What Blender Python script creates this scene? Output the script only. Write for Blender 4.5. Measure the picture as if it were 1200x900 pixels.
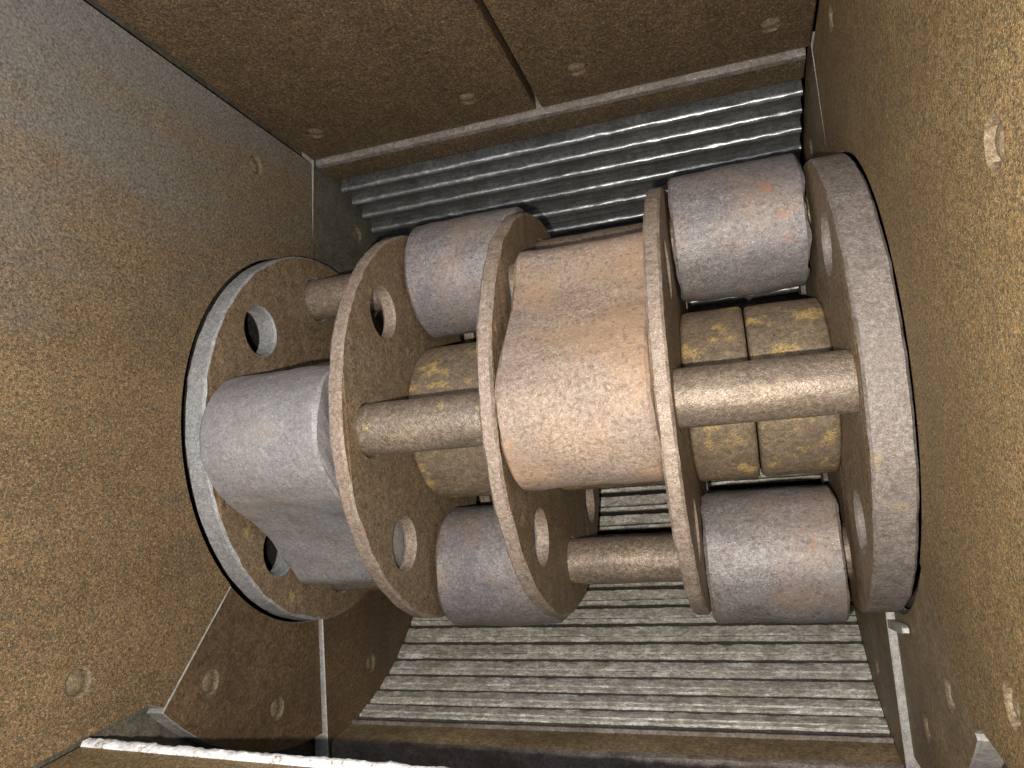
import bpy, bmesh, math, random
from mathutils import Matrix, Vector, noise
from mathutils.geometry import tessellate_polygon

# ---------------------------------------------------------------- camera, world, light
S = 0.3                                  # metres per rotor-disc radius; all sizes below are in disc radii
scene = bpy.context.scene
for o in list(bpy.data.objects):
    bpy.data.objects.remove(o, do_unlink=True)
col = scene.collection

CAM = Vector((0.2231, 0.0, 3.5863)) * S
ROT = Matrix(((0.948900, 0.108320, 0.296406),
              (-0.099958, 0.994050, -0.043270),
              (-0.299329, 0.011431, 0.954081)))
cd = bpy.data.cameras.new('camera')
cd.sensor_fit = 'HORIZONTAL'
cd.sensor_width = 36.0
cd.lens = 845.3 / 1200.0 * 36.0
cd.clip_start = 0.01
cd.clip_end = 100.0
cam = bpy.data.objects.new('camera', cd)
col.objects.link(cam)
cam.matrix_world = Matrix.Translation(CAM) @ ROT.to_4x4()
scene.camera = cam

w = bpy.data.worlds.new('World')
scene.world = w
w.use_nodes = True
w.node_tree.nodes['Background'].inputs[0].default_value = (0.74, 0.84, 1.0, 1)
w.node_tree.nodes['Background'].inputs[1].default_value = 1.5

# the phone's flash, a few centimetres below the lens
fl = bpy.data.lights.new('phone_flash', 'POINT')
fl.energy = 46.0
fl.color = (1.0, 0.94, 0.85)
fl.shadow_soft_size = 0.006
flo = bpy.data.objects.new('phone_flash', fl)
col.objects.link(flo)
flo.location = CAM + ROT @ (Vector((-0.10, -0.14, 0.0)) * S)

scene.view_settings.view_transform = 'Standard'
scene.view_settings.look = 'None'
scene.view_settings.gamma = 1.0
scene.view_settings.use_curve_mapping = False
scene.view_settings.exposure = 0.0
scene.render.engine = 'CYCLES'
scene.render.resolution_x = 1024
scene.render.resolution_y = 768

# ---------------------------------------------------------------- materials
def metal(name, dark, mid, light, tint=None, tint_scale=7.0, tint_amt=0.6, grain=130.0, metallic=0.25,
          rough=(0.45, 0.75), bump=0.5, spark=None, spark_at=0.66, streak=(1, 1, 1), patch=None, spec=0.5,
          axis_tint=None, grain_contrast=1.0, mid_amt=0.4, flecks=(), runs=False):
    m = bpy.data.materials.new(name)
    m.use_nodes = True
    nt = m.node_tree
    N, L = nt.nodes, nt.links
    b = N['Principled BSDF']
    tc = N.new('ShaderNodeTexCoord')
    oi = N.new('ShaderNodeObjectInfo')
    add = N.new('ShaderNodeVectorMath'); add.operation = 'MULTIPLY_ADD'
    comb = N.new('ShaderNodeCombineXYZ')
    for i in range(3):
        L.new(oi.outputs['Random'], comb.inputs[i])
    L.new(comb.outputs[0], add.inputs[0])
    add.inputs[1].default_value = (7.3, 3.1, 5.7)
    L.new(tc.outputs['Object'], add.inputs[2])
    mp = N.new('ShaderNodeMapping')
    mp.inputs['Scale'].default_value = streak
    L.new(add.outputs[0], mp.inputs['Vector'])

    def nz(scale, detail=3.0, rgh=0.6, vec=mp):
        n = N.new('ShaderNodeTexNoise')
        n.inputs['Scale'].default_value = scale
        n.inputs['Detail'].default_value = detail
        n.inputs['Roughness'].default_value = rgh
        L.new(vec.outputs[0], n.inputs['Vector'])
        return n.outputs['Fac']

    def ramp(fac, stops):
        r = N.new('ShaderNodeValToRGB')
        e = r.color_ramp.elements
        while len(e) < len(stops):
            e.new(0.5)
        for i, (p, c) in enumerate(stops):
            e[i].position = p
            e[i].color = (c[0], c[1], c[2], 1) if not isinstance(c, float) else (c, c, c, 1)
        L.new(fac, r.inputs[0])
        return r.outputs[0]

    def mix(fac, a, bb, mode='MIX'):
        x = N.new('ShaderNodeMix'); x.data_type = 'RGBA'; x.blend_type = mode
        if isinstance(fac, float):
            x.inputs[0].default_value = fac
        else:
            L.new(fac, x.inputs[0])
        for s, v in ((6, a), (7, bb)):
            if isinstance(v, tuple):
                x.inputs[s].default_value = (v[0], v[1], v[2], 1)
            else:
                L.new(v, x.inputs[s])
        return x.outputs[2]

    def math_(op, a, bb):
        x = N.new('ShaderNodeMath'); x.operation = op
        for s, v in ((0, a), (1, bb)):
            if isinstance(v, float):
                x.inputs[s].default_value = v
            else:
                L.new(v, x.inputs[s])
        return x.outputs[0]

    g1 = nz(grain, 4.0, 0.7)
    g2 = nz(grain * 3.1, 2.0, 0.6)
    mp2 = N.new('ShaderNodeMapping')                   # rust runs drawn out along the slope
    mp2.inputs['Scale'].default_value = (1, 1, 0.35) if runs else (1, 1, 1)
    L.new(add.outputs[0], mp2.inputs['Vector'])
    big = nz(tint_scale, 5.0, 0.65, mp2)
    dent = nz(grain * 0.11, 2.0, 0.5)
    midn = nz(grain * 0.28, 4.0, 0.65)
    gg = math_('ADD', math_('MULTIPLY', g1, 0.55), math_('MULTIPLY', g2, 0.45))
    k = 0.13 / grain_contrast
    c = ramp(gg, [(0.5 - k, dark), (0.5, mid), (0.5 + k, light)])
    c = mix(mid_amt, c, ramp(midn, [(0.3, (0.55, 0.55, 0.55)), (0.5, (1.0, 1.0, 1.0)), (0.72, (1.35, 1.3, 1.25))]), 'MULTIPLY')
    if tint:
        f = ramp(big, [(0.36, 0.0), (0.66, 1.0)])
        c = mix(math_('MULTIPLY', f, tint_amt), c, mix(0.5, tint, mix(1.0, c, tint, 'OVERLAY')))
    for fc, fs, ft, fa in flecks:              # single grains of another colour
        c = mix(math_('MULTIPLY', ramp(nz(fs, 2.0, 0.5), [(ft, 0.0), (ft + (0.06 if fs > 60 else 0.20), 1.0)]), fa), c, fc)
    if patch:                                  # loose flakes with a shape of their own: (colour, scale, threshold)
        pc, ps, pt = patch[:3]
        pw = patch[3] if len(patch) > 3 else 0.05
        f = ramp(nz(ps, 5.0, 0.65), [(pt, 0.0), (pt + pw, 1.0)])
        c = mix(math_('MULTIPLY', f, ramp(g2, [(0.4, 0.2), (0.55, 1.0)])), c, pc)
    if spark:
        f = ramp(g2, [(spark_at, 0.0), (spark_at + 0.05, 1.0)])
        c = mix(f, c, spark)
    r = ramp(midn, [(0.3, rough[0]), (0.7, rough[1])])
    if axis_tint:                                   # noisy blend to another colour along an axis: (axis vector, offset, width, colour)
        ax, off, wid, wc = axis_tint
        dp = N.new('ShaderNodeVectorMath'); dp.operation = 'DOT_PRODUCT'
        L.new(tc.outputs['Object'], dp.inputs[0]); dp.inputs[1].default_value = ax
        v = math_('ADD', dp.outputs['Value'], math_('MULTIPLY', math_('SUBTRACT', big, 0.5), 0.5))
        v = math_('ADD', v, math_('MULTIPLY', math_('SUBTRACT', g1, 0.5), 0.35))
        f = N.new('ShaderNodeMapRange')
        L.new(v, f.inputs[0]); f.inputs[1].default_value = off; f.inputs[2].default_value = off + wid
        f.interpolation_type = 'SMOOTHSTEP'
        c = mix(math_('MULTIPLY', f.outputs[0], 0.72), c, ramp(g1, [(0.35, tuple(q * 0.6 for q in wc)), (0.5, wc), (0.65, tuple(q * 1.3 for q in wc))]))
    L.new(c, b.inputs['Base Color'])
    L.new(r, b.inputs['Roughness'])
    b.inputs['Metallic'].default_value = metallic
    b.inputs['Specular IOR Level'].default_value = spec
    bp = N.new('ShaderNodeBump')
    bp.inputs['Strength'].default_value = bump
    bp.inputs['Distance'].default_value = 0.0022
    hh = math_('ADD', math_('ADD', gg, math_('MULTIPLY', midn, 0.8)), math_('MULTIPLY', dent, 1.8))
    L.new(hh, bp.inputs['Height'])
    L.new(bp.outputs[0], b.inputs['Normal'])
    return m

M = {}
M['wall'] = metal('rusty_liner_steel', (0.072, 0.045, 0.019), (0.18, 0.117, 0.048), (0.36, 0.25, 0.11),
                  tint=(0.175, 0.118, 0.045), tint_scale=11, mid_amt=0.25, grain=260, runs=True, flecks=(((0.27, 0.150, 0.058), 300, 0.53, 0.60), ((0.085, 0.086, 0.058), 290, 0.55, 0.60), ((0.40, 0.30, 0.15), 380, 0.61, 0.6), ((0.03, 0.022, 0.014), 420, 0.63, 0.8)), grain_contrast=1.45, bump=0.55, spark=(0.55, 0.42, 0.26), spark_at=0.64)
M['wall_part_grey'] = metal('rusty_liner_steel_part_grey', (0.066, 0.041, 0.021), (0.165, 0.107, 0.054), (0.33, 0.232, 0.125),
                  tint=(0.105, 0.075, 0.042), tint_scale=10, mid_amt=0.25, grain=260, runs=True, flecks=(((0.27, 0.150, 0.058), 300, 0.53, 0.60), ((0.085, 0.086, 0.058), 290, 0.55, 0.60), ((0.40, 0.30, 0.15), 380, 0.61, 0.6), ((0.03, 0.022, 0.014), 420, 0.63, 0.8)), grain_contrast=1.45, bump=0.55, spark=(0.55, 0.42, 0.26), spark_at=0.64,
                  axis_tint=((0, 0.95, 0.30), 0.24, 0.46, (0.215, 0.225, 0.22)))  # base colour turns greyer towards the back and top of the plate
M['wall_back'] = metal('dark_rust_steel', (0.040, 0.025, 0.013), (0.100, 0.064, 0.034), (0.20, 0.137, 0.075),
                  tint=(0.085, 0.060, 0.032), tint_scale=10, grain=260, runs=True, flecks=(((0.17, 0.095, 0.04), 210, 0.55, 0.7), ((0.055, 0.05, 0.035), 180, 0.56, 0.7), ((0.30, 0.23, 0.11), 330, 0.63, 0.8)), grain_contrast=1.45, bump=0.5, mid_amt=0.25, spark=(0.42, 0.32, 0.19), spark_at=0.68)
M['wall_low'] = metal('brown_liner_steel', (0.07, 0.042, 0.021), (0.14, 0.088, 0.045), (0.25, 0.165, 0.09),
                  tint=(0.10, 0.078, 0.048), tint_scale=9, grain=170, bump=0.35)
M['wall_mid'] = metal('ochre_liner_steel', (0.12, 0.082, 0.042), (0.245, 0.175, 0.095), (0.40, 0.30, 0.18),
                  tint=(0.10, 0.078, 0.048), tint_scale=9, grain=170, bump=0.35)
M['wall_green'] = metal('olive_liner_steel', (0.07, 0.062, 0.045), (0.14, 0.125, 0.095), (0.22, 0.20, 0.16),
                  tint=(0.10, 0.10, 0.08), tint_scale=12, grain=170, bump=0.25)
M['edge'] = metal('bare_cut_edge', (0.30, 0.29, 0.27), (0.42, 0.41, 0.39), (0.58, 0.57, 0.55), grain=180, bump=0.35,
                  metallic=0.35, tint=(0.35, 0.30, 0.25), tint_amt=0.4, tint_scale=30)
M['disc'] = metal('disc_face_rust', (0.095, 0.070, 0.043), (0.20, 0.15, 0.097), (0.33, 0.255, 0.17),
                  tint=(0.19, 0.105, 0.045), tint_scale=9, tint_amt=0.5, grain=230, runs=True, flecks=(((0.24, 0.14, 0.06), 190, 0.57, 0.6), ((0.34, 0.26, 0.13), 300, 0.62, 0.7)), grain_contrast=1.45, bump=0.45,
                  patch=((0.42, 0.31, 0.13), 22, 0.64))
M['rim'] = metal('disc_rim_worn', (0.175, 0.135, 0.10), (0.30, 0.24, 0.19), (0.44, 0.37, 0.305),
                 tint=(0.34, 0.24, 0.18), tint_scale=16, tint_amt=0.45, grain=190, grain_contrast=1.15, mid_amt=0.2, bump=0.7, metallic=0.3)
M['rim_pale'] = metal('disc_rim_polished', (0.20, 0.20, 0.20), (0.33, 0.33, 0.325), (0.48, 0.48, 0.475),
                 tint=(0.36, 0.33, 0.31), tint_scale=12, tint_amt=0.5, grain=190, grain_contrast=1.15, mid_amt=0.2, bump=0.7, metallic=0.3)
M['rim_dull'] = metal('disc_rim_dull', (0.13, 0.105, 0.085), (0.225, 0.19, 0.165), (0.36, 0.32, 0.29),
                 tint=(0.215, 0.19, 0.175), tint_scale=9, tint_amt=0.5, grain=230, bump=0.6, metallic=0.3,
                 patch=((0.34, 0.27, 0.16), 18, 0.64))
M['hammer'] = metal('hammer_cast_steel', (0.15, 0.13, 0.125), (0.25, 0.225, 0.215), (0.38, 0.345, 0.325),
                 tint=(0.245, 0.235, 0.243), tint_scale=9, tint_amt=0.8, flecks=(((0.31, 0.225, 0.17), 13, 0.47, 0.6), ((0.11, 0.09, 0.085), 170, 0.58, 0.5), ((0.46, 0.41, 0.37), 330, 0.62, 0.6)), grain=200, grain_contrast=1.15, mid_amt=0.2, bump=0.55, metallic=0.3,
                 rough=(0.42, 0.65), patch=((0.37, 0.19, 0.11), 20, 0.63))
M['hammer_rust'] = metal('hammer_cast_steel_rusty', (0.195, 0.135, 0.092), (0.32, 0.232, 0.165), (0.45, 0.345, 0.255),
                 tint=(0.25, 0.225, 0.235), tint_scale=7, tint_amt=0.7, flecks=(((0.38, 0.245, 0.15), 11, 0.44, 0.75), ((0.13, 0.095, 0.08), 170, 0.58, 0.5), ((0.50, 0.42, 0.34), 330, 0.62, 0.6)), grain=200, grain_contrast=1.15, mid_amt=0.2, bump=0.55, metallic=0.12,
                 rough=(0.6, 0.8), patch=((0.40, 0.18, 0.10), 14, 0.63))
M['hammer_pale'] = metal('hammer_cast_steel_dusty', (0.22, 0.20, 0.19), (0.33, 0.31, 0.305), (0.46, 0.44, 0.43),
                 tint=(0.285, 0.285, 0.305), tint_scale=8, tint_amt=0.8, grain=200, grain_contrast=1.1, mid_amt=0.2, bump=0.5, metallic=0.3,
                 rough=(0.42, 0.6), flecks=(((0.36, 0.30, 0.25), 13, 0.50, 0.5), ((0.52, 0.49, 0.45), 330, 0.62, 0.5)))
M['pin'] = metal('pin_worn_steel', (0.13, 0.095, 0.065), (0.25, 0.19, 0.135), (0.42, 0.33, 0.235),
                 tint=(0.25, 0.22, 0.20), tint_scale=14, tint_amt=0.6, grain=180, grain_contrast=1.15, mid_amt=0.2, bump=0.6, metallic=0.4,
                 rough=(0.35, 0.6), patch=((0.55, 0.40, 0.16), 45, 0.63))
M['sleeve'] = metal('sleeve_rust', (0.115, 0.083, 0.052), (0.215, 0.16, 0.105), (0.34, 0.26, 0.18),
                 tint=(0.26, 0.22, 0.16), tint_scale=14, tint_amt=0.5, grain=150, bump=0.45,
                 patch=((0.60, 0.41, 0.15), 24, 0.54, 0.10))
M['ridge'] = metal('ridge_polished_steel', (0.30, 0.305, 0.30), (0.46, 0.465, 0.46), (0.62, 0.625, 0.62),
                 tint=(0.15, 0.14, 0.125), tint_scale=14, grain=110, bump=0.18, metallic=0.75, rough=(0.32, 0.42))
M['valley'] = metal('ridge_valley_dull', (0.10, 0.10, 0.095), (0.175, 0.173, 0.165), (0.28, 0.275, 0.265),
                 tint=(0.10, 0.09, 0.075), tint_scale=14, grain=120, bump=0.3, metallic=0.6, rough=(0.45, 0.6))
M['bar'] = metal('grate_bar_steel', (0.29, 0.27, 0.235), (0.50, 0.475, 0.425), (0.78, 0.76, 0.70),
                 tint=(0.30, 0.275, 0.23), tint_scale=30, tint_amt=0.8, mid_amt=0.7, grain_contrast=1.4, grain=150, bump=0.4, metallic=0.1,
                 rough=(0.4, 0.6), patch=((0.80, 0.79, 0.73), 34, 0.59), streak=(0.45, 1, 1))
M['backing'] = metal('backing_dark_steel', (0.02, 0.017, 0.013), (0.04, 0.034, 0.027), (0.07, 0.06, 0.05), grain=120, bump=0.3)
M['dirt'] = metal('packed_dirt', (0.028, 0.027, 0.023), (0.05, 0.047, 0.04), (0.10, 0.095, 0.08), grain=150, bump=0.5, metallic=0.0, rough=(0.8, 0.95))
M['lip'] = metal('lip_white_paint', (0.50, 0.49, 0.48), (0.72, 0.71, 0.70), (0.86, 0.86, 0.86), grain=120, bump=0.8,
                 metallic=0.0, patch=((0.26, 0.19, 0.12), 55, 0.56))
M['plug'] = metal('plug_weld_steel', (0.085, 0.06, 0.035), (0.155, 0.112, 0.065), (0.28, 0.22, 0.14), grain=200, bump=0.6, metallic=0.1, rough=(0.6, 0.8))
M['strip'] = metal('ledge_scuffed_steel', (0.12, 0.105, 0.09), (0.20, 0.178, 0.16), (0.33, 0.30, 0.275),
                 tint=(0.16, 0.115, 0.08), tint_scale=16, tint_amt=0.7, grain=150, bump=0.6, metallic=0.3)

# ---------------------------------------------------------------- mesh helpers
def finish(name, bm, mats, parent=None, sharp=35):
    for v in bm.verts:
        v.co *= S
    bmesh.ops.recalc_face_normals(bm, faces=bm.faces)
    me = bpy.data.meshes.new(name)
    bm.to_mesh(me)
    bm.free()
    for m in (mats if isinstance(mats, (list, tuple)) else [mats]):
        me.materials.append(M[m])
    for p in me.polygons:
        p.use_smooth = True
    me.set_sharp_from_angle(angle=math.radians(sharp))
    return link(name, me, parent)

def link(name, me, parent=None):
    o = bpy.data.objects.new(name, me)
    col.objects.link(o)
    if parent:
        o.parent = parent
    return o

def tag(o, label, cat=None, group=None, kind=None):
    o['label'] = label
    if cat: o['category'] = cat
    if group: o['group'] = group
    if kind: o['kind'] = kind
    return o

def circle2(cx, cy, r, n, jit=0.0, seed=0.0):
    out = []
    for i in range(n):
        a = 2 * math.pi * i / n
        rr = r
        if jit:
            c, s = math.cos(a), math.sin(a)
            rr += jit * (noise.noise(Vector((c * 9 + seed, s * 9, seed))) + 0.7 * noise.noise(Vector((c * 30, s * 30 + seed, 3.1))))
        out.append((cx + rr * math.cos(a), cy + rr * math.sin(a)))
    return out

def plate(bm, outer, holes, to3, t0, t1, ch=0.0, outer_in=None, holes_in=None, mat_side=0, mat_cap=0, cuts=1, mat_hole=None):
    """A flat plate between depths t0 and t1; outline and holes as 2-D loops; caps may be chamfered."""
    loops_side = [outer] + list(holes)
    loops_cap = [outer_in or outer] + list(holes_in or holes)
    def ring(loop, t):
        return [bm.verts.new(to3(p[0], p[1], t)) for p in loop]
    caps = {0: [], 1: []}
    for li, (ls, lc) in enumerate(zip(loops_side, loops_cap)):
        seq = []
        if ch > 0:
            seq.append(ring(lc, t0)); a, b_ = t0 + ch, t1 - ch
        else:
            a, b_ = t0, t1
        for i in range(cuts + 1):
            seq.append(ring(ls, a + (b_ - a) * i / cuts))
        if ch > 0:
            seq.append(ring(lc, t1))
        n = len(ls)
        for r0, r1 in zip(seq[:-1], seq[1:]):
            for i in range(n):
                f = bm.faces.new((r0[i], r0[(i + 1) % n], r1[(i + 1) % n], r1[i]))
                f.material_index = mat_side if (li == 0 or mat_hole is None) else mat_hole
        caps[0].append(seq[0]); caps[1].append(seq[-1])
    polys = [[Vector((p[0], p[1], 0)) for p in lp] for lp in loops_cap]
    tris = tessellate_polygon(polys)
    for k in (0, 1):
        flat = [v for r in caps[k] for v in r]
        for t in tris:
            try:
                f = bm.faces.new([flat[i] for i in t]); f.material_index = mat_cap
            except ValueError:
                pass

def yz(y, z, x):
    return (x, y, z)

def box(bm, x0, x1, y0, y1, z0, z1):
    vs = [bm.verts.new((x, y, z)) for x in (x0, x1) for y in (y0, y1) for z in (z0, z1)]
    for f in ((0, 1, 3, 2), (4, 6, 7, 5), (0, 4, 5, 1), (2, 3, 7, 6), (0, 2, 6, 4), (1, 5, 7, 3)):
        bm.faces.new([vs[i] for i in f])

def pol(r, deg):                                   # angle from +z towards +y
    a = math.radians(deg)
    return (r * math.sin(a), r * math.cos(a))

def arc(r, a0, a1, n):
    return [pol(r, a0 + (a1 - a0) * i / n) for i in range(n + 1)]

XL, XR = -2.105, 0.755                             # inner faces of the two side walls

# ---------------------------------------------------------------- the housing: side walls and their liner plates
def bolt(parent, x, y, z, side, r=0.045):
    """Welded plug, a shallow dish set into its countersunk hole in the liner."""
    bm = bmesh.new()
    prof = [(0.0, -0.006), (0.45, -0.008), (0.78, -0.013), (1.0, -0.020), (1.0, -0.07), (0.0, -0.07)]
    rings = []
    n = 20
    for rr, h in prof:
        ring = []
        for i in range(n):
            a = 2 * math.pi * i / n
            q = r * rr * (1 + 0.10 * noise.noise(Vector((math.cos(a) * 2 + y * 5, math.sin(a) * 2 + z * 7, rr * 3))))
            ring.append(bm.verts.new((x + side * h, y + q * math.cos(a), z + q * math.sin(a))))
        rings.append(ring)
    for r0, r1 in zip(rings[:-1], rings[1:]):
        for i in range(n):
            bm.faces.new((r0[i], r0[(i + 1) % n], r1[(i + 1) % n], r1[i]))
    bmesh.ops.remove_doubles(bm, verts=bm.verts, dist=1e-6)
    return finish('bolt', bm, 'plug', parent, 50)

def liner(parent, outer, bolts, side, proud, mat, label=None, thick=0.085):
    """side=+1: wall on the left whose face looks to +x; -1: wall on the right. proud: how far above the wall plane."""
    x = (XL if side > 0 else XR) + side * proud
    bm = bmesh.new()
    cy = sum(p[0] for p in outer) / len(outer); cz = sum(p[1] for p in outer) / len(outer)
    holes = [circle2(b[0], b[1], 0.046, 20, 0.004, b[0] * 7) for b in bolts]
    holes_in = [circle2(b[0], b[1], 0.056, 20, 0.004, b[0] * 7) for b in bolts]
    plate(bm, outer, holes, lambda y, z, t: (x - side * (thick - t), y, z), 0.0, thick, 0.006,
          outer_in=inset(outer, 0.003), holes_in=holes_in, mat_side=1, mat_hole=2)
    o = finish('liner_plate', bm, [mat, 'edge', 'plug'], parent, 25)
    if label: o['label'] = label
    for b in bolts:
        bolt(o, x, b[0], b[1], side)
    return o

def inset(loop, d):
    """Shrink a closed loop by d (either winding)."""
    n = len(loop)
    area = sum(loop[i][0] * loop[(i + 1) % n][1] - loop[(i + 1) % n][0] * loop[i][1] for i in range(n))
    sg = 1 if area > 0 else -1
    out = []
    for i in range(n):
        p0, p1, p2 = Vector(loop[i - 1]), Vector(loop[i]), Vector(loop[(i + 1) % n])
        e0 = (p1 - p0).normalized(); e1 = (p2 - p1).normalized()
        n0 = Vector((-e0.y, e0.x)) * sg; n1 = Vector((-e1.y, e1.x)) * sg
        b = n0 + n1
        k = b.length_squared
        b = b * (2 / k) if k > 0.3 else n0
        out.append((p1.x + b.x * d, p1.y + b.y * d))
    return out

ZTOP = 2.75
EX0, EX1 = XL + 0.017, XR - 0.029                  # the curved plates butt against the side liners
def side_wall(name, side, label):
    x = XL if side > 0 else XR
    # base casing behind the liners, with the round opening the end disc turns in
    bm = bmesh.new()
    hole = circle2(0, 0, 1.035, 96)
    plate(bm, [(-1.95, -1.95), (2.2, -1.95), (2.2, ZTOP), (-1.95, ZTOP)], [hole],
          lambda y, z, t: (x - side * (0.10 + t), y, z), 0.0, 0.12)
    wall = finish(name, bm, 'wall_green', None)
    tag(wall, label, 'wall', kind='structure')
    bm = bmesh.new()                                # the bearing cover that closes the opening from outside
    plate(bm, circle2(0, 0, 1.3, 64), [], lambda y, z, t: (x - side * (0.32 + t), y, z), 0.0, 0.06)
    finish('cover_plate', bm, 'backing', wall)
    bm = bmesh.new()
    plate(bm, circle2(0, 0, 1.2, 64), [circle2(0, 0, 1.076, 64)], lambda y, z, t: (x - side * (0.221 + t), y, z), 0.0, 0.098)
    finish('opening_collar', bm, 'backing', wall)
    ri, ro = (1.011 if side > 0 else 1.0075), 1.615
    # the large upper liner
    up = [pol(ri, a) for a in [-40.1 + (99.4 + 40.1) * i / 60 for i in range(61)]]
    up += [(1.655, -0.245), (1.86, 1.6), (1.985, ZTOP - 0.02), (-0.985, ZTOP - 0.02), (-0.99, 1.30), pol(1.60, -40.15)]
    if side > 0:
        b_up = [(1.478, 0.311), (-0.787, 1.597)]
    else:
        b_up = [(1.50, 0.36), (-0.80, 1.60), (0.44, 1.95)]
    liner(wall, up, b_up, side, 0.0, 'wall_part_grey' if side > 0 else 'wall')
    # lower ring segments
    def seg(a0, a1, r0, r1, n=16):
        return arc(r0, a0, a1, n) + arc(r1, a1, a0, n)
    liner(wall, seg(-40.55, -84.8, ri, ro), [(-1.030, 0.950), (-1.325, 0.510)], side, -0.006, 'wall_low' if side > 0 else 'wall_mid')
    liner(wall, seg(-85.3, -138, ri, 1.80), [(-1.42, -0.386)], side, 0.014 if side > 0 else 0.026, 'wall_low' if side > 0 else 'wall_mid')
    liner(wall, seg(-138.6, -221, ri, 1.80, 24), [], side, 0.0, 'wall_low')
    liner(wall, seg(138, 99.7 if side > 0 else 100.2, ri, 1.80), [(1.328, -0.758)], side, -0.012 if side > 0 else -0.004, 'wall_green' if side > 0 else 'wall_mid')
    if side < 0:                                     # small bent lip at the inner end of the lower segment
        bm = bmesh.new()
        plate(bm, [(-1.046, 0.087), (-0.976, 0.40), (-0.981, 0.425), (-0.998, 0.43), (-1.010, 0.41), (-1.082, 0.094)], [],
              lambda y, z, t: (x + t, y, z), -0.024, 0.0, 0.005)
        finish('bracket_lip', bm, 'edge', wall)
    return wall

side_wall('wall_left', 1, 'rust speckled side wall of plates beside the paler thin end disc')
side_wall('wall_right', -1, 'rust speckled side wall of plates beside the thick end disc')

# ---------------------------------------------------------------- back wall
bm = bmesh.new()
box(bm, XL - 0.2, XR + 0.2, 2.05, 2.19, -1.94, ZTOP)
box(bm, XL - 0.2, XR + 0.2, -1.92, 2.049, -2.05, -1.94)
wb = finish('wall_back', bm, 'backing')
tag(wb, 'dark brown rusty back wall of two plates above the ridged plate', 'wall', kind='structure')
def back_liner(x0, x1, bolts):
    A = Vector((0, 1.675, -0.262)); B = Vector((0, 2.01, 2.7))
    d = (B - A); Ln = d.length; d.normalize()
    nrm = Vector((0, -d.z, d.y))
    bm = bmesh.new()
    to3 = lambda u, v, t: tuple(A + Vector((u, 0, 0)) + d * v + nrm * (t - 0.09))
    outer = [(x0, 0.0), (x1, 0.0), (x1, Ln), (x0, Ln)]
    plate(bm, outer, [circle2(b[0], b[1], 0.045, 18) for b in bolts], to3, 0.0, 0.09, 0.010, outer_in=inset(outer, 0.008),
          holes_in=[circle2(b[0], b[1], 0.055, 18) for b in bolts], mat_side=0)
    o = finish('liner_plate', bm, 'wall_back', wb, 25)
    for b in bolts:
        bm = bmesh.new()
        rings = []
        for rr, h in ((0.0, -0.004), (0.6, -0.006), (1.0, -0.014), (1.0, -0.05), (0.0, -0.05)):
            ring = []
            for i in range(18):
                a = 2 * math.pi * i / 18
                q = 0.045 * rr * (1 + 0.15 * noise.noise(Vector((math.cos(a) * 2 + b[0] * 5, math.sin(a) * 2, 1))))
                ring.append(bm.verts.new(to3(b[0] + q * math.cos(a), b[1] + q * math.sin(a), 0.09 + h)))
            rings.append(ring)
        for r0, r1 in zip(rings[:-1], rings[1:]):
            for i in range(18):
                bm.faces.new((r0[i], r0[(i + 1) % 18], r1[(i + 1) % 18], r1[i]))
        bmesh.ops.remove_doubles(bm, verts=bm.verts, dist=1e-6)
        finish('bolt', bm, 'plug', o, 50)
back_liner(XL + 0.004, -0.672, [(-1.90, 0.285), (-0.98, 0.26)])
back_liner(-0.640, XR - 0.004, [(-0.378, 0.29), (0.555, 0.265)])

def long_bar(bm, x0, x1, prof, nseg, jit, seed, crest=None, ki=1.0):
    """Sweep a closed (y,z) profile along x with uneven edges; crest(i) weights the roughness of each profile point."""
    rings = []
    for k in range(nseg + 1):
        x = x0 + (x1 - x0) * k / nseg
        ring = []
        for i, (y, z) in enumerate(prof):
            wgt = jit * (crest[i] if crest else 1.0)
            dy = wgt * (noise.noise(Vector((x * 14 + seed, i * 3.7 * ki, seed))) + 0.6 * noise.noise(Vector((x * 47, i * 1.3 * ki, seed + 5))))
            dz = wgt * (noise.noise(Vector((x * 14 + seed, i * 2.9 * ki, seed + 9))) + 0.6 * noise.noise(Vector((x * 47, i * 1.7 * ki, seed + 15))))
            ring.append(bm.verts.new((x, y + dy, z + dz)))
        rings.append(ring)
    n = len(prof)
    for r0, r1 in zip(rings[:-1], rings[1:]):
        for i in range(n):
            bm.faces.new((r0[i], r0[(i + 1) % n], r1[(i + 1) % n], r1[i]))
    bm.faces.new(rings[0]); bm.faces.new(rings[-1][::-1])

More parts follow.
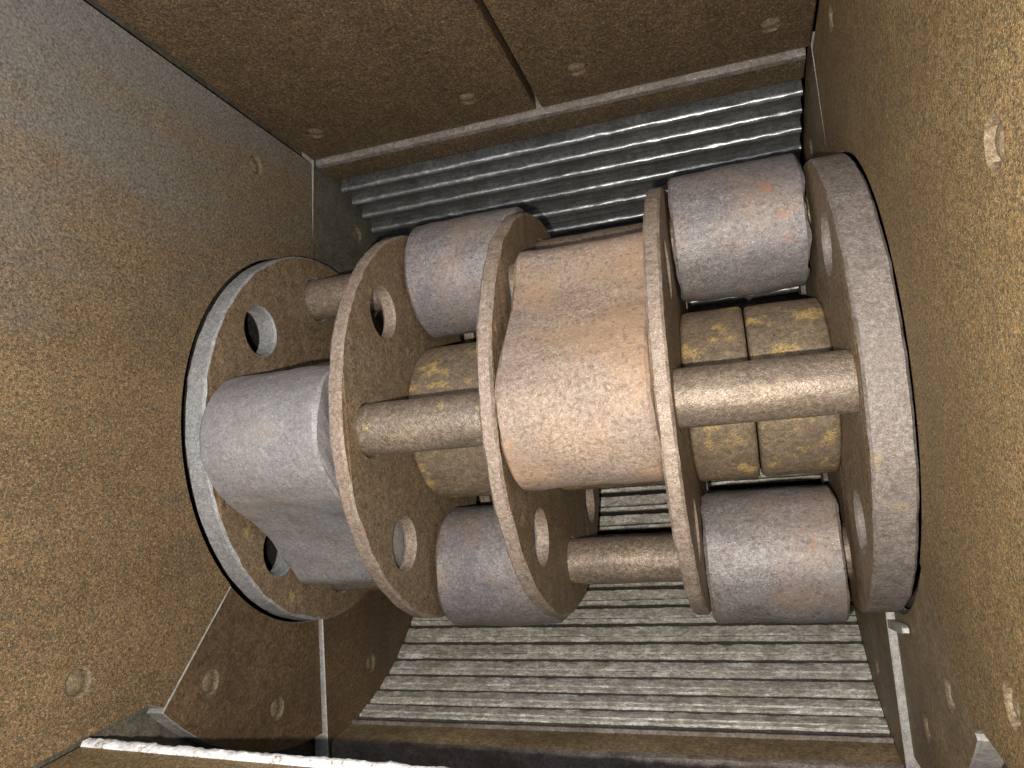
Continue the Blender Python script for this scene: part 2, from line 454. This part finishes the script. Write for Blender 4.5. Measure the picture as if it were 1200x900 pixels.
# ---------------------------------------------------------------- breaker plate at the back: ledge, ridges
bm = bmesh.new()
long_bar(bm, EX0, EX1,
         [(1.614, -0.480), (1.634, -0.296), (1.645, -0.272), (1.69, -0.266), (1.90, -0.266), (1.90, -0.480)], 90, 0.004, 2.2,
         [0.3, 0.6, 1.2, 0.3, 0, 0])
bk = finish('breaker_plate', bm, ['strip', 'wall_back'], None, 40)
for p in bk.data.polygons:
    if p.center.z / S < -0.302: p.material_index = 1
tag(bk, 'curved breaker plate with sharp shiny ridges under the dark back wall', 'breaker plate')
bm = bmesh.new()
plate(bm, arc(1.74, 107, 165, 30) + arc(1.82, 165, 107, 30), [], lambda y, z, t: (t, y, z), EX0, EX1)
finish('backing_plate', bm, 'backing', bk)
PITCH = 4.72
def ridge_mesh(seed):
    # built around angle 0 (top of circle), pointing inward (-z); placed by rotation about x
    h = math.radians(PITCH) * 1.66
    prof = [(-0.50 * h, 1.745), (0.50 * h, 1.745), (0.50 * h, 1.716), (0.34 * h, 1.712), (0.14 * h, 1.700), (-0.04 * h, 1.684)]
    cr = [0, 0, .1, .2, .3, .5]
    cc, rc = (-0.30 * h, 1.676), 0.019                # rounded crest
    for i in range(9):
        a = math.radians(-62 - 118 * i / 8.0)
        prof.append((cc[0] + rc * math.cos(a), cc[1] + rc * math.sin(a))); cr.append(1.0)
    prof.append((-0.48 * h, 1.712)); cr.append(.2)
    bm = bmesh.new()
    long_bar(bm, EX0, EX1, prof, 190, 0.0030, seed, cr, 0.08)
    for v in bm.verts:
        v.co *= S
    bmesh.ops.recalc_face_normals(bm, faces=bm.faces)
    me = bpy.data.meshes.new('ridge'); bm.to_mesh(me); bm.free()
    me.materials.append(M['ridge']); me.materials.append(M['valley'])
    for p in me.polygons:
        if p.center.z / S > 1.688: p.material_index = 1
    for p in me.polygons: p.use_smooth = True
    me.set_sharp_from_angle(angle=math.radians(60))
    return me
rm = [ridge_mesh(3.3 + 7 * k) for k in range(4)]
for k in range(11):
    ang = 109.8 + PITCH * (k + 0.30)
    o = link('ridge', rm[k % 4], bk)
    o.rotation_euler.x = -math.radians(ang)

# ---------------------------------------------------------------- grate at the front and below
bm = bmesh.new()
long_bar(bm, EX0, EX1,
         [(-1.655, -0.128), (-1.648, -0.124), (-1.648, -0.114), (-1.668, -0.110), (-1.668, 0.085), (-1.678, 0.105), (-1.74, 0.115), (-1.90, 0.115), (-1.90, -0.135)],
         110, 0.004, 8.2, [0.8, 0.6, 0.8, 0.4, 0.5, 1.2, 1.2, 0, 0])
gr = finish('grate', bm, 'strip', None, 40)
gr.data.materials.append(M['wall_mid'])
for p in gr.data.polygons:
    c = p.center / S
    if abs(c.y + 1.668) < 0.012 and -0.108 < c.z < 0.085:
        p.material_index = 1
tag(gr, 'curved grate of flat grey bars below the rotor, opposite the shiny ridged plate', 'grate')
bm = bmesh.new()
plate(bm, arc(1.765, -92, -196, 50) + arc(1.84, -196, -92, 50), [], lambda y, z, t: (t, y, z), EX0, EX1)
finish('backing_plate', bm, 'backing', gr)
def bar_mesh(seed):
    h = math.radians(PITCH) * 1.66
    prof = [(-0.44 * h, 1.77), (0.43 * h, 1.77), (0.43 * h, 1.71), (0.405 * h, 1.676), (0.37 * h, 1.663),
            (0.22 * h, 1.660), (0.19 * h, 1.671), (0.13 * h, 1.671), (0.10 * h, 1.660), (-0.16 * h, 1.660), (-0.34 * h, 1.662), (-0.38 * h, 1.669), (-0.44 * h, 1.73)]
    cr = [0, 0, .2, .6, 1.0, .8, .8, .8, .8, .6, 1.0, .9, .3]
    bm = bmesh.new()
    long_bar(bm, EX0, EX1, prof, 170, 0.0045, seed, cr, 0.15)
    for v in bm.verts:
        v.co *= S
    bmesh.ops.recalc_face_normals(bm, faces=bm.faces)
    me = bpy.data.meshes.new('grate_bar'); bm.to_mesh(me); bm.free()
    me.materials.append(M['bar']); me.materials.append(M['dirt'])
    npf = len(prof)
    for p in me.polygons:                            # the sides down in the joints are caked, the worn face is bright
        idx = sorted(v % npf for v in p.vertices)
        if len(p.vertices) == 4 and (idx[0], idx[-1]) in ((0, 1), (1, 2), (2, 3), (5, 6), (6, 7), (11, 12), (0, 12)): p.material_index = 1
    for p in me.polygons: p.use_smooth = True
    me.set_sharp_from_angle(angle=math.radians(38))
    return me
bmz = [bar_mesh(21.3 + 9 * k) for k in range(4)]
for k in range(20):
    ang = -(96.4 + PITCH * (k + 0.5))
    o = link('grate_bar', bmz[k % 4], gr)
    o.rotation_euler.x = -math.radians(ang)

# ---------------------------------------------------------------- front wall of the hopper, with its scuffed lip
def tilt(bm):                                       # the lip does not run quite level
    for v in bm.verts:
        if v.co.z < 2:
            v.co.z += 0.032 * (v.co.x - XL)
            v.co.y -= 0.010 * (v.co.x - XL)
bm = bmesh.new()
box(bm, XL + 0.004, XR - 0.004, -1.06, -1.004, 1.60, ZTOP)
tilt(bm)
wf = finish('wall_front', bm, 'wall')
tag(wf, 'rusty front wall plate of the hopper with a chipped white lip', 'wall', kind='structure')
bm = bmesh.new()
long_bar(bm, XL + 0.006, XR - 0.006, [(-1.055, 1.597), (-1.055, 1.57), (-1.03, 1.556), (-1.003, 1.560), (-0.988, 1.578), (-0.990, 1.600), (-1.0, 1.612), (-1.0035, 1.612), (-1.0035, 1.598)],
         160, 0.006, 31.0, [0.2, 0.6, 1.0, 1.3, 1.3, 1.6, 0.5, 0, 0])
tilt(bm)
finish('lip', bm, 'lip', wf, 60)
bm = bmesh.new()
box(bm, XL - 0.1, XR + 0.1, -2.0, -1.93, -1.94, 1.75)
box(bm, XL - 0.1, XR + 0.1, -1.93, -1.062, 1.70, 1.75)
finish('casing_panel', bm, 'backing', wf)

# ---------------------------------------------------------------- rotor: five discs, sleeves, pins
rotor = bpy.data.objects.new('crusher_rotor', None)
col.objects.link(rotor)
tag(rotor, 'rusty crusher rotor of five drilled discs joined by steel pins', 'rotor')
HP, HR, PR = 0.765, 0.122, 0.114
DISCS = [(-2.104, -1.996, 'rim_pale'), (-1.382, -1.317, 'rim'), (-0.725, -0.661, 'rim'), (-0.064, 0.0, 'rim'), (0.612, 0.752, 'rim_dull')]
for k, (xa, xb, rim) in enumerate(DISCS):
    bm = bmesh.new()
    sd = 4.7 * k + 1
    c = 0.010
    holes = [circle2(HP * math.sin(math.pi / 4 * i), HP * math.cos(math.pi / 4 * i), HR, 32) for i in range(8)]
    holes_in = [circle2(HP * math.sin(math.pi / 4 * i), HP * math.cos(math.pi / 4 * i), HR + 0.006, 32) for i in range(8)]
    plate(bm, circle2(0, 0, 1.0, 240, 0.003, sd), holes, yz, xa, xb, c,
          outer_in=circle2(0, 0, 1.0 - c, 240, 0.009, sd + 2), holes_in=holes_in, mat_side=1, cuts=4)
    for v in bm.verts:                              # worn, slightly uneven edges
        r = math.hypot(v.co.y, v.co.z)
        if r > 0.98:
            v.co.x += 0.004 * noise.noise(Vector((v.co.y * 12 + sd, v.co.z * 12, v.co.x * 3)))
    finish('disc', bm, ['disc', rim], rotor, 28)

def lathe(name, prof, mat, parent, n=64, jit=0.0, seed=0.0, at=(0, 0), sharp=35):
    bm = bmesh.new()
    rings = []
    for x, r in prof:
        ring = []
        for i in range(n):
            a = 2 * math.pi * i / n
            rr = r + (jit * noise.noise(Vector((x * 6 + seed, math.cos(a) * 3, math.sin(a) * 3))) if r > 0 else 0)
            ring.append(bm.verts.new((x, at[0] + rr * math.sin(a), at[1] + rr * math.cos(a))))
        rings.append(ring)
    for r0, r1 in zip(rings[:-1], rings[1:]):
        for i in range(n):
            bm.faces.new((r0[i], r0[(i + 1) % n], r1[(i + 1) % n], r1[i]))
    bmesh.ops.remove_doubles(bm, verts=bm.verts, dist=1e-6)
    return finish(name, bm, mat, parent, sharp)

lathe('shaft', [(-2.40, 0), (-2.40, 0.24), (1.05, 0.24), (1.05, 0)], 'pin', rotor, 40)
gaps = [(-1.996, -1.382), (-1.317, -0.725), (-0.661, -0.064), (0.0, 0.612)]
for k, (xa, xb) in enumerate(gaps):
    xm = xa + (xb - xa) * 0.46
    for j, (p, q) in enumerate(((xa + 0.002, xm - 0.004), (xm + 0.004, xb - 0.002)) if k == 3 else ((xa + 0.002, xb - 0.002),)):
        R_ = 0.405 if j == 0 else 0.400
        lathe('sleeve', [(p, 0.245), (p, R_ - 0.020), (p + 0.006, R_ - 0.006), (p + 0.018, R_)] + [(p + 0.012 + (q - p - 0.024) * i / 6, R_) for i in range(1, 6)] +
              [(q - 0.012, R_), (q, R_ - 0.012), (q, 0.245)], 'sleeve', rotor, 72, 0.004, k * 5 + j, sharp=50)
for ang in (0, 90, 180, 270):
    y, z = pol(HP, ang)
    lathe('pin', [(-2.13, 0), (-2.13, PR - 0.01), (-2.12, PR)] + [(-2.0 + 2.7 * i / 60, PR) for i in range(61)] + [(0.758, PR - 0.01), (0.758, 0)],
          'pin', rotor, 40, 0.004, ang * 0.1, (y, z), 50)

# ---------------------------------------------------------------- hammers, each swinging free on its pin
def hammer_mesh(seed, width, mats, L=0.765):
    RE = 0.305
    def half(u):
        a = math.sqrt(max(RE * RE - u * u, 0)) if u < RE else 0.0
        b = 0.0
        if u > 0.0:
            q = max(0.0, min(1.0, (u - 0.04) / 0.46)); q = q * q * (3 - 2 * q)
            neck = 0.288 * (1 - q) + 0.200 * q - 0.06 * max(0.0, 1 - u / 0.1)
            rc = 0.13
            if u > L - rc:
                d = (u - (L - rc))
                neck = neck - rc + math.sqrt(max(rc * rc - d * d, 0))
            b = neck
        k = 0.03                                      # smooth union
        h = max(k - abs(a - b), 0) / k
        return max(a, b) + h * h * k * 0.25
    us = [-RE * math.cos(math.pi * i / 60) for i in range(0, 46)]
    us = [u for u in us if u < 0.2]
    us += [0.2 + (L - 0.2) * (i / 36.0) for i in range(0, 34)] + [L - 0.05, L - 0.03, L - 0.014, L - 0.004, L]
    us = sorted(set(us))
    top = [(u, half(u)) for u in us]
    outl = [(u, v) for u, v in top if v > 0.0005 or u < 0]
    loop = outl + [(u, -v) for u, v in reversed(outl) if v > 0.002]
    hole = circle2(0, 0, 0.120, 32)
    hole_in = circle2(0, 0, 0.130, 32)
    bm = bmesh.new()
    plate(bm, loop, [hole], lambda u, v, t: (t, v, -u), -width / 2, width / 2, 0.012,
          outer_in=inset(loop, 0.011), holes_in=[hole_in], cuts=20)
    bm.normal_update()
    for v in bm.verts:                                # hammered, uneven surface
        if math.hypot(v.co.y, v.co.z) > 0.14:
            p = Vector((v.co.x * 5 + seed, v.co.y * 5, v.co.z * 5))
            q = Vector((v.co.x * 16, v.co.y * 16 + seed, v.co.z * 16))
            v.co += v.normal * (0.010 * noise.noise(p) + 0.004 * noise.noise(q))
            if abs(v.co.x) > width / 2 - 0.002:
                v.co.x += 0.012 * noise.noise(q * 0.45)
    for v in bm.verts: v.co *= S
    bmesh.ops.recalc_face_normals(bm, faces=bm.faces)
    me = bpy.data.meshes.new('hammer'); bm.to_mesh(me); bm.free()
    me.materials.append(M[mats])
    for p in me.polygons: p.use_smooth = True
    me.set_sharp_from_angle(angle=math.radians(32))
    return me
hm = [hammer_mesh(1.7 + 8 * k, 0.568, 'hammer') for k in range(3)]
hm_p = hammer_mesh(63.0, 0.568, 'hammer_pale', 0.865)
hm_r = hammer_mesh(44.0, 0.568, 'hammer_rust')

def hammer(me, x, ang, swing, label):
    """Pin at angle ang; the arm hangs down, swung by swing degrees towards +y."""
    y, z = pol(HP, ang)
    y -= 0.0; z -= 0.005
    o = link('hammer', me)
    o.location = (x * S, y * S, z * S)
    o.rotation_euler.x = math.radians(swing)
    tag(o, label, 'hammer', 'swing hammers on the rotor pins')
    return o
hammer(hm_p, -1.688, 0, -52, 'grey swing hammer lying between the thin end disc and the next disc')
hammer(hm_r, -0.350, 0, 60, 'large orange-tinged swing hammer lying on the middle of the rotor between two discs')
hammer(hm[1], 0.302, 90, 2, 'swing hammer beside the thick end disc, close under the shiny ridged plate')
hammer(hm[2], 0.290, 270, -2, 'swing hammer beside the thick end disc, above the flat grate bars')
hammer(hm[2], -1.020, 90, 1, 'swing hammer close under the ridged plate, between two thin inner discs')
hammer(hm[1], -1.010, 270, -1, 'swing hammer by the grate bars, half hidden behind the middle disc')
hammer(hm[0], -0.350, 180, 4, 'swing hammer hanging under the rotor below the orange-tinged hammer')
